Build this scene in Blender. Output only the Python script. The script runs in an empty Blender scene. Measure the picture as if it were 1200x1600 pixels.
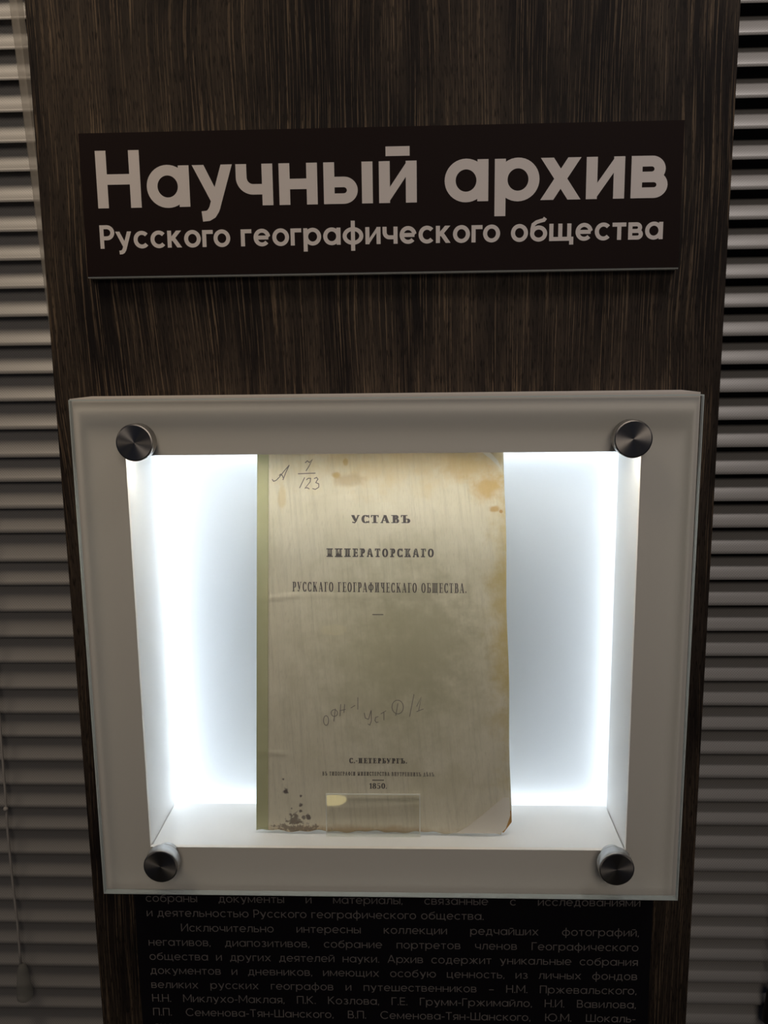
import bpy, bmesh, math, random
from mathutils import Vector, Matrix
from mathutils.geometry import delaunay_2d_cdt

random.seed(7)
S = bpy.context.scene
Z0 = 1.5                      # eye height: every height below is measured from the eye

# ------------------------------------------------------------------ camera
cam_d = bpy.data.cameras.new('camera')
cam = bpy.data.objects.new('camera', cam_d)
S.collection.objects.link(cam)
cam_d.sensor_fit = 'VERTICAL'
cam_d.sensor_height = 36.0
cam_d.lens = 1360.45 / 1600 * 36.0
cam_d.clip_start = 0.02
right = Vector((0.99932, 0.03460, -0.01230)).normalized()
fwd = Vector((-0.03622, 0.98432, -0.17250)).normalized()
up = right.cross(fwd)
right = fwd.cross(up)
M = Matrix.Identity(4)
for i in range(3):
    M[i][0], M[i][1], M[i][2] = right[i], up[i], -fwd[i]
M[1][3] = -0.70
M[2][3] = Z0
cam.matrix_world = M
S.camera = cam

# ------------------------------------------------------------------ world, exposure
w = bpy.data.worlds.new('world')
S.world = w
w.use_nodes = True
bg = w.node_tree.nodes['Background']
bg.inputs[0].default_value = (0.64, 0.72, 1.0, 1)
bg.inputs[1].default_value = 0.026
S.view_settings.view_transform = 'Standard'
S.view_settings.look = 'None'
S.view_settings.exposure = 0.0
S.view_settings.gamma = 1.0
S.view_settings.use_curve_mapping = False
S.cycles.use_denoising = True
S.cycles.max_bounces = 14
S.cycles.diffuse_bounces = 8
S.cycles.transparent_max_bounces = 24
S.cycles.caustics_reflective = False
S.cycles.caustics_refractive = False


def aim(o, target):
    o.rotation_euler = (Vector(target) - o.location).to_track_quat('-Z', 'Y').to_euler()


def spot(name, loc, target, power, size, blend, color, radius):
    d = bpy.data.lights.new(name, 'SPOT')
    d.energy = power
    d.spot_size = math.radians(size)
    d.spot_blend = blend
    d.color = color
    d.shadow_soft_size = radius
    o = bpy.data.objects.new(name, d)
    S.collection.objects.link(o)
    o.location = loc
    aim(o, target)
    return o


# ceiling spotlights: a warm one to the left, a neutral one to the right
spot('ceiling_spot_warm', (-0.62, -0.42, Z0 + 1.10), (-0.44, 0.12, Z0 + 0.36), 31.0, 56, 1.0, (1.0, 0.82, 0.62), 0.24)
spot('ceiling_spot_neutral', (0.55, -0.42, Z0 + 1.10), (0.36, 0.12, Z0 + 0.34), 20.0, 56, 1.0, (1.0, 0.90, 0.84), 0.12)
# general light of the hall behind the viewer
hd = bpy.data.lights.new('hall_lamp', 'AREA')
hd.shape = 'DISK'
hd.size = 0.9
hd.energy = 7.0
hd.color = (1.0, 0.86, 0.72)
ho = bpy.data.objects.new('hall_lamp', hd)
S.collection.objects.link(ho)
ho.location = (0.25, -2.2, Z0 + 0.9)
aim(ho, (0, 0, Z0 - 0.2))
# small warm lamp low in the hall, mirrored by the acrylic lip
wd = bpy.data.lights.new('low_warm_lamp', 'AREA')
wd.shape = 'ELLIPSE'
wd.size = 0.11
wd.size_y = 0.043
wd.energy = 0.13
wd.color = (1.0, 0.80, 0.36)
wo = bpy.data.objects.new('low_warm_lamp', wd)
S.collection.objects.link(wo)
wo.location = (-0.335, -2.7, Z0 - 1.076)
aim(wo, (0, 0, Z0 - 0.38))


# ------------------------------------------------------------------ node helpers
def new_mat(name):
    m = bpy.data.materials.new(name)
    m.use_nodes = True
    nt = m.node_tree
    return m, nt, nt.nodes['Principled BSDF'], nt.nodes['Material Output']


def plain(name, color, rough=0.6, metal=0.0, spec=0.5):
    m, nt, b, out = new_mat(name)
    b.inputs['Base Color'].default_value = (*color, 1)
    b.inputs['Roughness'].default_value = rough
    b.inputs['Metallic'].default_value = metal
    b.inputs['Specular IOR Level'].default_value = spec
    return m


def N(nt, t, **kw):
    n = nt.nodes.new(t)
    for k, v in kw.items():
        setattr(n, k, v)
    return n


def sock(nt, inp, v):
    if hasattr(v, 'links') or isinstance(v, bpy.types.NodeSocket):
        nt.links.new(v, inp)
    else:
        inp.default_value = v


def mth(nt, op, a, b=0.0, c=None, clamp=False):
    n = N(nt, 'ShaderNodeMath', operation=op, use_clamp=clamp)
    sock(nt, n.inputs[0], a)
    sock(nt, n.inputs[1], b)
    if c is not None:
        sock(nt, n.inputs[2], c)
    return n.outputs[0]


def mapr(nt, v, a, b, c=0.0, d=1.0, smooth=True):
    n = N(nt, 'ShaderNodeMapRange')
    if smooth:
        n.interpolation_type = 'SMOOTHSTEP'
    sock(nt, n.inputs['Value'], v)
    for k, x in (('From Min', a), ('From Max', b), ('To Min', c), ('To Max', d)):
        sock(nt, n.inputs[k], x)
    return n.outputs['Result']


def mixc(nt, f, a, b):
    n = N(nt, 'ShaderNodeMix', data_type='RGBA')
    sock(nt, n.inputs['Factor'], f)
    for i, v in ((6, a), (7, b)):
        if isinstance(v, tuple):
            v = (*v, 1)
        sock(nt, n.inputs[i], v)
    return n.outputs[2]


def noise(nt, vec, scale=5.0, detail=2.0, rough=0.5):
    n = N(nt, 'ShaderNodeTexNoise')
    nt.links.new(vec, n.inputs['Vector'])
    n.inputs['Scale'].default_value = scale
    n.inputs['Detail'].default_value = detail
    n.inputs['Roughness'].default_value = rough
    return n.outputs['Fac']


def comb(nt, x, y, z):
    n = N(nt, 'ShaderNodeCombineXYZ')
    for i, v in enumerate((x, y, z)):
        sock(nt, n.inputs[i], v)
    return n.outputs[0]


def coords(nt, which='Object'):
    tc = N(nt, 'ShaderNodeTexCoord')
    sp = N(nt, 'ShaderNodeSeparateXYZ')
    nt.links.new(tc.outputs[which], sp.inputs[0])
    return sp.outputs[0], sp.outputs[1], sp.outputs[2]


# ------------------------------------------------------------------ materials
def wood_material():
    m, nt, b, out = new_mat('dark_wenge')
    X, Y, Z = coords(nt)
    xy = mth(nt, 'ADD', X, Y)
    # slow sideways wander of the grain
    wander = noise(nt, comb(nt, mth(nt, 'MULTIPLY', xy, 5.0), 3.1, mth(nt, 'MULTIPLY', Z, 2.2)), 1.0, 2.0)
    wx = mth(nt, 'ADD', xy, mth(nt, 'MULTIPLY', mth(nt, 'SUBTRACT', wander, 0.5), 0.045))
    fine = noise(nt, comb(nt, mth(nt, 'MULTIPLY', wx, 800.0), 0.0, mth(nt, 'MULTIPLY', Z, 9.0)), 1.0, 2.0, 0.5)
    wide = noise(nt, comb(nt, mth(nt, 'MULTIPLY', wx, 70.0), 5.0, mth(nt, 'MULTIPLY', Z, 4.0)), 1.0, 3.0, 0.6)
    patch = noise(nt, comb(nt, mth(nt, 'MULTIPLY', wx, 17.0), 9.0, mth(nt, 'MULTIPLY', Z, 3.2)), 1.0, 3.0, 0.6)
    pores = noise(nt, comb(nt, mth(nt, 'MULTIPLY', wx, 1100.0), 2.0, mth(nt, 'MULTIPLY', Z, 90.0)), 1.0, 2.0)
    tone = mixc(nt, mapr(nt, patch, 0.38, 0.62), (0.0155, 0.0122, 0.0118), (0.055, 0.0415, 0.032))
    lines = mth(nt, 'MULTIPLY', mapr(nt, fine, 0.50, 0.66), mapr(nt, wide, 0.36, 0.62, 0.25, 1.0))
    col = mixc(nt, mth(nt, 'MULTIPLY', lines, 0.9), tone, (0.185, 0.132, 0.087))
    col = mixc(nt, mapr(nt, pores, 0.52, 0.66, 0.0, 0.75), col, (0.008, 0.0065, 0.006))
    nt.links.new(col, b.inputs['Base Color'])
    b.inputs['Roughness'].default_value = 0.55
    b.inputs['Specular IOR Level'].default_value = 0.12
    bp = N(nt, 'ShaderNodeBump')
    bp.inputs['Strength'].default_value = 0.25
    bp.inputs['Distance'].default_value = 0.0004
    nt.links.new(fine, bp.inputs['Height'])
    nt.links.new(bp.outputs[0], b.inputs['Normal'])
    return m


def glass_cover_material():
    # thin coated museum glass: what lies behind is seen straight through it
    m, nt, b, out = new_mat('museum_glass')
    nt.nodes.remove(b)
    tr = N(nt, 'ShaderNodeBsdfTransparent')
    tr.inputs[0].default_value = (0.985, 0.995, 0.99, 1)
    gl = N(nt, 'ShaderNodeBsdfGlossy')
    gl.inputs['Roughness'].default_value = 0.0
    fr = N(nt, 'ShaderNodeFresnel')
    fr.inputs[0].default_value = 1.5
    mx = N(nt, 'ShaderNodeMixShader')
    ge = N(nt, 'ShaderNodeNewGeometry')
    nt.links.new(mth(nt, 'MULTIPLY', mth(nt, 'MULTIPLY', fr.outputs[0], 0.10), mth(nt, 'SUBTRACT', 1.0, ge.outputs['Backfacing'])), mx.inputs[0])
    nt.links.new(tr.outputs[0], mx.inputs[1])
    nt.links.new(gl.outputs[0], mx.inputs[2])
    nt.links.new(mx.outputs[0], out.inputs['Surface'])
    return m


def clear_material(name, tint, refl):
    m, nt, b, out = new_mat(name)
    nt.nodes.remove(b)
    tr = N(nt, 'ShaderNodeBsdfTransparent')
    tr.inputs[0].default_value = (*tint, 1)
    gl = N(nt, 'ShaderNodeBsdfGlossy')
    gl.inputs['Roughness'].default_value = 0.02
    fr = N(nt, 'ShaderNodeFresnel')
    fr.inputs[0].default_value = 1.49
    mx = N(nt, 'ShaderNodeMixShader')
    ge = N(nt, 'ShaderNodeNewGeometry')
    nt.links.new(mth(nt, 'MULTIPLY', mth(nt, 'MULTIPLY', fr.outputs[0], refl), mth(nt, 'SUBTRACT', 1.0, ge.outputs['Backfacing'])), mx.inputs[0])
    nt.links.new(tr.outputs[0], mx.inputs[1])
    nt.links.new(gl.outputs[0], mx.inputs[2])
    nt.links.new(mx.outputs[0], out.inputs['Surface'])
    return m


def frosted_edge(name, color, clear=0.25):
    # ground edge of a clear sheet: lets light through and scatters it
    m, nt, b, out = new_mat(name)
    nt.nodes.remove(b)
    t = N(nt, 'ShaderNodeBsdfTranslucent')
    t.inputs[0].default_value = (*color, 1)
    d = N(nt, 'ShaderNodeBsdfDiffuse')
    d.inputs[0].default_value = (*color, 1)
    mx = N(nt, 'ShaderNodeMixShader')
    mx.inputs[0].default_value = 0.5
    nt.links.new(d.outputs[0], mx.inputs[1])
    nt.links.new(t.outputs[0], mx.inputs[2])
    tr = N(nt, 'ShaderNodeBsdfTransparent')
    m2 = N(nt, 'ShaderNodeMixShader')
    m2.inputs[0].default_value = clear
    nt.links.new(mx.outputs[0], m2.inputs[1])
    nt.links.new(tr.outputs[0], m2.inputs[2])
    nt.links.new(m2.outputs[0], out.inputs['Surface'])
    return m


def diffuser_material():
    m, nt, b, out = new_mat('opal_diffuser')
    nt.nodes.remove(b)
    t = N(nt, 'ShaderNodeBsdfTranslucent')
    t.inputs[0].default_value = (0.90, 0.95, 1.0, 1)
    d = N(nt, 'ShaderNodeBsdfDiffuse')
    d.inputs[0].default_value = (0.82, 0.85, 0.89, 1)
    mx = N(nt, 'ShaderNodeMixShader')
    mx.inputs[0].default_value = 0.5
    nt.links.new(d.outputs[0], mx.inputs[1])
    nt.links.new(t.outputs[0], mx.inputs[2])
    nt.links.new(mx.outputs[0], out.inputs['Surface'])
    return m


def emitter(name, color, strength):
    m, nt, b, out = new_mat(name)
    nt.nodes.remove(b)
    e = N(nt, 'ShaderNodeEmission')
    e.inputs[0].default_value = (*color, 1)
    e.inputs[1].default_value = strength
    nt.links.new(e.outputs[0], out.inputs['Surface'])
    return m


def brushed_material():
    m, nt, b, out = new_mat('brushed_steel')
    b.inputs['Base Color'].default_value = (0.42, 0.40, 0.38, 1)
    b.inputs['Metallic'].default_value = 1.0
    b.inputs['Roughness'].default_value = 0.34
    b.inputs['Anisotropic'].default_value = 0.85
    t = N(nt, 'ShaderNodeTangent', direction_type='RADIAL', axis='Y')
    nt.links.new(t.outputs[0], b.inputs['Tangent'])
    X, Y, Z = coords(nt)
    rad = mth(nt, 'SQRT', mth(nt, 'ADD', mth(nt, 'MULTIPLY', X, X), mth(nt, 'MULTIPLY', Z, Z)))
    rings = noise(nt, comb(nt, mth(nt, 'MULTIPLY', rad, 4000.0), 0.0, 0.0), 1.0, 2.0)
    nt.links.new(mapr(nt, rings, 0.3, 0.7, 0.28, 0.42), b.inputs['Roughness'])
    return m


def slat_material():
    m, nt, b, out = new_mat('perforated_slat')
    U, V, _ = coords(nt, 'UV')      # U metres along the slat, V metres across it
    k = 2 * math.pi / 0.0028
    su = mth(nt, 'SINE', mth(nt, 'MULTIPLY', U, k))
    sv = mth(nt, 'SINE', mth(nt, 'MULTIPLY', V, k))
    dots = mapr(nt, mth(nt, 'MULTIPLY', su, sv), 0.35, 0.7)
    col = mixc(nt, mth(nt, 'MULTIPLY', dots, 0.45), (0.32, 0.31, 0.30), (0.075, 0.068, 0.068))
    nt.links.new(col, b.inputs['Base Color'])
    b.inputs['Roughness'].default_value = 0.38
    b.inputs['Specular IOR Level'].default_value = 0.5
    return m


def white_board_material(name='white_laminate', lo=(0.84, 0.83, 0.815), hi=(0.87, 0.86, 0.85)):
    m, nt, b, out = new_mat(name)
    X, Y, Z = coords(nt)
    n = noise(nt, comb(nt, X, Y, Z), 9.0, 3.0)
    col = mixc(nt, n, lo, hi)
    nt.links.new(col, b.inputs['Base Color'])
    b.inputs['Roughness'].default_value = 0.5
    b.inputs['Specular IOR Level'].default_value = 0.3
    return m


def paper_material():
    m, nt, b, out = new_mat('aged_paper')
    U, V, _ = coords(nt, 'UV')
    vec = comb(nt, mth(nt, 'MULTIPLY', U, 0.22), mth(nt, 'MULTIPLY', V, 0.34), 0.0)
    mott = noise(nt, vec, 22.0, 5.0, 0.6)
    fib = noise(nt, comb(nt, mth(nt, 'MULTIPLY', mth(nt, 'ADD', U, mth(nt, 'MULTIPLY', V, 0.12)), 60.0), mth(nt, 'MULTIPLY', V, 5.0), 0.0), 1.0, 4.0, 0.65)
    fine = noise(nt, vec, 420.0, 3.0)
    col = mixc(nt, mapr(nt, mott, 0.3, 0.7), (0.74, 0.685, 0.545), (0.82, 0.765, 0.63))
    col = mixc(nt, mapr(nt, fib, 0.45, 0.75, 0.0, 0.36), col, (0.46, 0.43, 0.335))
    col = mixc(nt, mapr(nt, fine, 0.5, 0.72, 0.0, 0.40), col, (0.76, 0.70, 0.55))
    hatch = noise(nt, comb(nt, mth(nt, 'MULTIPLY', mth(nt, 'SUBTRACT', U, mth(nt, 'MULTIPLY', V, 0.05)), 330.0), mth(nt, 'MULTIPLY', V, 60.0), 3.0), 1.0, 3.0, 0.6)
    col = mixc(nt, mapr(nt, hatch, 0.52, 0.72, 0.0, 0.30), col, (0.43, 0.40, 0.31))
    wob = noise(nt, vec, 55.0, 4.0, 0.65)

    wob2 = noise(nt, vec, 300.0, 3.0, 0.6)

    def stain(col, u, v, ru, rv, color, amount, soft=0.6, wobble=1.4, wob=wob):
        du = mth(nt, 'DIVIDE', mth(nt, 'SUBTRACT', U, u), ru)
        dv = mth(nt, 'DIVIDE', mth(nt, 'SUBTRACT', V, v), rv)
        d = mth(nt, 'SQRT', mth(nt, 'ADD', mth(nt, 'MULTIPLY', du, du), mth(nt, 'MULTIPLY', dv, dv)))
        d = mth(nt, 'ADD', d, mth(nt, 'MULTIPLY', mth(nt, 'SUBTRACT', wob, 0.5), wobble))
        return mixc(nt, mapr(nt, d, 1.0, 1.0 - soft, 0.0, amount), col, color)

    # darker olive-grey middle of the page, paler towards the bottom
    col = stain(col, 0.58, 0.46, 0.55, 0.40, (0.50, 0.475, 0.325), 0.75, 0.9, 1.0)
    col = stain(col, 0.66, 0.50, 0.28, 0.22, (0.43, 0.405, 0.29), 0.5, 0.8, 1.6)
    # yellowed top, foxed right edge, spots and the scuffed patch near the bottom
    col = stain(col, 0.60, 1.02, 0.75, 0.16, (0.72, 0.55, 0.27), 0.55, 0.8)
    col = stain(col, 1.02, 0.55, 0.13, 0.58, (0.60, 0.46, 0.17), 0.75, 0.9)
    col = stain(col, 0.93, 0.90, 0.11, 0.055, (0.56, 0.36, 0.11), 0.70, 0.8)
    col = stain(col, 0.86, 0.95, 0.16, 0.05, (0.64, 0.46, 0.20), 0.55, 0.8)
    col = stain(col, 0.955, 0.845, 0.03, 0.012, (0.50, 0.28, 0.06), 0.7)
    col = stain(col, 0.32, 0.934, 0.025, 0.012, (0.55, 0.37, 0.12), 0.75)
    col = stain(col, 0.36, 0.967, 0.016, 0.012, (0.55, 0.37, 0.12), 0.6)
    col = stain(col, 0.37, 0.92, 0.08, 0.022, (0.50, 0.39, 0.23), 0.5)
    col = stain(col, 0.10, 0.88, 0.02, 0.05, (0.66, 0.52, 0.26), 0.5)
    col = stain(col, 0.981, 0.838, 0.010, 0.006, (0.48, 0.24, 0.06), 0.8)
    col = stain(col, 0.40, 0.0, 0.60, 0.022, (0.47, 0.31, 0.15), 0.6, 0.8)
    col = stain(col, 0.72, 0.12, 0.25, 0.10, (0.60, 0.55, 0.38), 0.35, 0.9)
    for u, v, r, a in ((0.1175, 0.1058, 0.012, 0.9), (0.1073, 0.1382, 0.005, 0.8), (0.1758, 0.0942, 0.006, 0.8), (0.1758, 0.0684, 0.009, 0.85),
                       (0.1758, 0.053, 0.007, 0.85), (0.206, 0.0378, 0.013, 0.85), (0.186, 0.036, 0.009, 0.7), (0.14, 0.06, 0.004, 0.6)):
        col = stain(col, u, v, r, r * 0.75, (0.10, 0.075, 0.08), a, 0.5, 1.8, wob2)
    col = stain(col, 0.150, 0.028, 0.030, 0.022, (0.19, 0.155, 0.13), 0.85, 0.5, 3.2, wob2)
    col = stain(col, 0.16, 0.008, 0.105, 0.014, (0.22, 0.175, 0.14), 0.8, 0.5, 3.4, wob2)
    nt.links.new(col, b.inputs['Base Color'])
    b.inputs['Roughness'].default_value = 0.8
    b.inputs['Specular IOR Level'].default_value = 0.2
    bp = N(nt, 'ShaderNodeBump')
    bp.inputs['Strength'].default_value = 0.35
    bp.inputs['Distance'].default_value = 0.0005
    nt.links.new(mth(nt, 'ADD', fib, mott), bp.inputs['Height'])
    nt.links.new(bp.outputs[0], b.inputs['Normal'])
    return m


def cloth_material():
    m, nt, b, out = new_mat('olive_binding_cloth')
    X, Y, Z = coords(nt)
    n = noise(nt, comb(nt, X, Y, Z), 120.0, 4.0)
    n2 = noise(nt, comb(nt, X, Y, Z), 14.0, 3.0)
    col = mixc(nt, n, (0.50, 0.50, 0.30), (0.60, 0.59, 0.38))
    col = mixc(nt, mapr(nt, n2, 0.45, 0.7, 0.0, 0.5), col, (0.44, 0.43, 0.25))
    nt.links.new(col, b.inputs['Base Color'])
    b.inputs['Roughness'].default_value = 0.85
    return m


def floor_material():
    m, nt, b, out = new_mat('grey_floor')
    X, Y, Z = coords(nt)
    n = noise(nt, comb(nt, X, Y, Z), 30.0, 4.0)
    nt.links.new(mixc(nt, n, (0.07, 0.065, 0.06), (0.10, 0.095, 0.09)), b.inputs['Base Color'])
    b.inputs['Roughness'].default_value = 0.6
    return m


MAT = {
    'wood': wood_material(), 'glass': glass_cover_material(), 'glass_edge': frosted_edge('ground_glass_edge', (0.84, 0.92, 0.92), 0.08),
    'acrylic': clear_material('clear_acrylic', (0.995, 0.995, 0.99), 0.8), 'acrylic_edge': frosted_edge('polished_acrylic_edge', (0.96, 0.96, 0.92), 0.05),
    'diffuser': diffuser_material(), 'steel': brushed_material(), 'slat': slat_material(), 'white': white_board_material(), 'shelf': white_board_material('glossy_shelf_laminate'), 'frame': white_board_material('cream_frame_laminate', (0.86, 0.80, 0.745), (0.89, 0.84, 0.785)),
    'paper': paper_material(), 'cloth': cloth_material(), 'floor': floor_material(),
    'sign_face': plain('brown_black_sign_face', (0.0155, 0.0082, 0.0078), 0.6, spec=0.12), 'sign_edge': plain('pale_sign_core', (0.40, 0.43, 0.42), 0.5),
    'sign_text': plain('white_vinyl', (0.84, 0.78, 0.755), 0.6, spec=0.3), 'board_face': plain('blue_black_board_face', (0.0075, 0.0065, 0.0095), 0.5, spec=0.25),
    'board_text': plain('grey_board_print', (0.26, 0.235, 0.225), 0.6), 'ink': plain('faded_ink', (0.11, 0.098, 0.095), 0.7),
    'ink_light': plain('lighter_ink', (0.30, 0.28, 0.235), 0.7), 'pencil': plain('pencil_grey', (0.17, 0.145, 0.14), 0.6),
    'pencil_faint': plain('faint_pencil_grey', (0.225, 0.20, 0.185), 0.6), 'pages': plain('page_edges', (0.58, 0.50, 0.33), 0.85),
    'torn': plain('worn_orange_corner', (0.50, 0.27, 0.08), 0.85), 'fold': plain('pale_folded_paper', (0.84, 0.78, 0.69), 0.8),
    'curl': plain('pale_paper_underside', (0.80, 0.76, 0.66), 0.8),
    'cord': plain('white_blind_cord', (0.42, 0.40, 0.38), 0.7), 'dark': plain('dark_wall_paint', (0.030, 0.029, 0.034), 0.8),
    'box_grey': plain('grey_light_box', (0.86, 0.86, 0.86), 0.7), 'void': plain('dark_joint', (0.02, 0.018, 0.016), 0.8), 'rail': plain('grey_blind_rail', (0.42, 0.41, 0.40), 0.45),
    'dark_plastic': plain('dark_plastic', (0.012, 0.011, 0.012), 0.5),
    'wand': frosted_edge('clear_wand_plastic', (0.62, 0.58, 0.52), 0.62), 'weight': frosted_edge('clear_plastic_weight', (0.52, 0.52, 0.48), 0.55),
}


_b = MAT['shelf'].node_tree.nodes['Principled BSDF']
_b.inputs['Roughness'].default_value = 0.38
_b.inputs['Specular IOR Level'].default_value = 0.5


# ------------------------------------------------------------------ mesh helpers
def link_mesh(name, bm, mats, parent=None, smooth=False):
    me = bpy.data.meshes.new(name)
    bm.normal_update()
    bm.to_mesh(me)
    bm.free()
    if not isinstance(mats, (list, tuple)):
        mats = [mats]
    for m in mats:
        me.materials.append(m)
    if smooth:
        for p in me.polygons:
            p.use_smooth = True
    o = bpy.data.objects.new(name, me)
    S.collection.objects.link(o)
    o.parent = parent
    return o


def thing(name, label, cat, loc=(0, 0, 0), group=None):
    o = bpy.data.objects.new(name, None)
    o.empty_display_size = 0.05
    S.collection.objects.link(o)
    o.location = loc
    tag(o, label, cat, group)
    return o


def tag(o, label, cat, group=None):
    o['label'] = label
    o['category'] = cat
    if group:
        o['group'] = group


def structure(name, bm, mat):
    o = link_mesh(name, bm, mat)
    o['kind'] = 'structure'
    return o


def box(bm, x0, x1, y0, y1, z0, z1, mi=0):
    v = [bm.verts.new((x, y, z)) for x in (x0, x1) for y in (y0, y1) for z in (z0, z1)]
    fs = [(0, 1, 3, 2), (4, 6, 7, 5), (0, 4, 5, 1), (2, 3, 7, 6), (0, 2, 6, 4), (1, 5, 7, 3)]
    out = []
    for f in fs:
        fc = bm.faces.new([v[i] for i in f])
        fc.material_index = mi
        out.append(fc)
    return v, out


def bevel_all(bm, w, seg=2):
    bmesh.ops.bevel(bm, geom=list(bm.edges), offset=w, segments=seg, profile=0.5, affect='EDGES')


def ring_prism(bm, o, i, y0, y1, mi=0):
    """Rectangular ring in X/Z between outer and inner rectangles (x0,x1,z0,z1), from y0 to y1."""
    def rect(r, y):
        return [bm.verts.new(c) for c in ((r[0], y, r[2]), (r[1], y, r[2]), (r[1], y, r[3]), (r[0], y, r[3]))]
    of, ob, nf, nb = rect(o, y0), rect(o, y1), rect(i, y0), rect(i, y1)
    for k in range(4):
        j = (k + 1) % 4
        for q in ((of[k], of[j], nf[j], nf[k]), (ob[j], ob[k], nb[k], nb[j]), (of[j], of[k], ob[k], ob[j]), (nf[k], nf[j], nb[j], nb[k])):
            bm.faces.new(q).material_index = mi


def lathe_y(bm, prof, seg=48):
    """Revolve a (radius, y) profile about the Y axis."""
    rows = []
    for r, y in prof:
        if r < 1e-7:
            rows.append([bm.verts.new((0, y, 0))])
        else:
            rows.append([bm.verts.new((r * math.cos(2 * math.pi * k / seg), y, r * math.sin(2 * math.pi * k / seg))) for k in range(seg)])
    for a, b in zip(rows, rows[1:]):
        for k in range(seg):
            j = (k + 1) % seg
            if len(a) == 1:
                bm.faces.new((a[0], b[k], b[j]))
            elif len(b) == 1:
                bm.faces.new((a[k], a[j], b[0]))
            else:
                bm.faces.new((a[k], a[j], b[j], b[k]))
    bmesh.ops.recalc_face_normals(bm, faces=list(bm.faces))


def tube(bm, pts, r, seg=8):
    rows = []
    for i, p in enumerate(pts):
        p = Vector(p)
        a = Vector(pts[max(0, i - 1)])
        b = Vector(pts[min(len(pts) - 1, i + 1)])
        t = (b - a).normalized()
        u = t.cross(Vector((0, 1, 0)))
        if u.length < 1e-4:
            u = t.cross(Vector((1, 0, 0)))
        u.normalize()
        v = t.cross(u)
        rr = r[i] if isinstance(r, (list, tuple)) else r
        rows.append([bm.verts.new(p + rr * (math.cos(2 * math.pi * k / seg) * u + math.sin(2 * math.pi * k / seg) * v)) for k in range(seg)])
    for a, b in zip(rows, rows[1:]):
        for k in range(seg):
            j = (k + 1) % seg
            bm.faces.new((a[k], a[j], b[j], b[k]))
    bm.faces.new(rows[0])
    bm.faces.new(rows[-1])
    bmesh.ops.recalc_face_normals(bm, faces=list(bm.faces))


# ------------------------------------------------------------------ lettering
# Two small stroke alphabets. Capital height is 1. Every glyph gives closed polygons.
XH = 0.72


def ribbon(pts, w, thin=None, closed=False):
    """Quads along a polyline. w = width of vertical strokes, thin = width of level ones (same if None)."""
    n = len(pts)
    out = []
    L, R = [], []
    for i in range(n):
        if closed:
            a, b = pts[(i - 1) % n], pts[(i + 1) % n]
        else:
            a, b = pts[max(0, i - 1)], pts[min(n - 1, i + 1)]
        p = pts[i]

        def unit(q, s):
            d = math.hypot(s[0] - q[0], s[1] - q[1]) or 1e-9
            return ((s[0] - q[0]) / d, (s[1] - q[1]) / d)
        d1 = unit(a, p) if (closed or i > 0) else unit(p, b)
        d2 = unit(p, b) if (closed or i < n - 1) else d1
        tx, ty = d1[0] + d2[0], d1[1] + d2[1]
        tl = math.hypot(tx, ty) or 1e-9
        tx, ty = tx / tl, ty / tl
        nx, ny = -ty, tx
        cosh = max(0.45, nx * -d1[1] + ny * d1[0])
        ww = w if thin is None else thin + (w - thin) * abs(ty) ** 1.3
        h = ww / 2 / cosh
        L.append((p[0] + nx * h, p[1] + ny * h))
        R.append((p[0] - nx * h, p[1] - ny * h))
    m = n if closed else n - 1
    for i in range(m):
        j = (i + 1) % n
        out.append([R[i], R[j], L[j], L[i]])
    return out


def arcp(cx, cy, rx, ry, a0, a1, seg=None):
    seg = seg or max(4, int(abs(a1 - a0) / 9))
    return [(cx + rx * math.cos(math.radians(a0 + (a1 - a0) * k / seg)), cy + ry * math.sin(math.radians(a0 + (a1 - a0) * k / seg))) for k in range(seg + 1)]


def rectp(x0, x1, y0, y1):
    return [[(x0, y0), (x1, y0), (x1, y1), (x0, y1)]]


def diag(x0, y0, x1, y1, w):
    """Straight stroke with level ends; x0, x1 are the centre lines at its ends."""
    l = math.hypot(x1 - x0, y1 - y0)
    h = w / 2 * l / abs(y1 - y0)
    return [[(x0 - h, y0), (x0 + h, y0), (x1 + h, y1), (x1 - h, y1)]]


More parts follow.
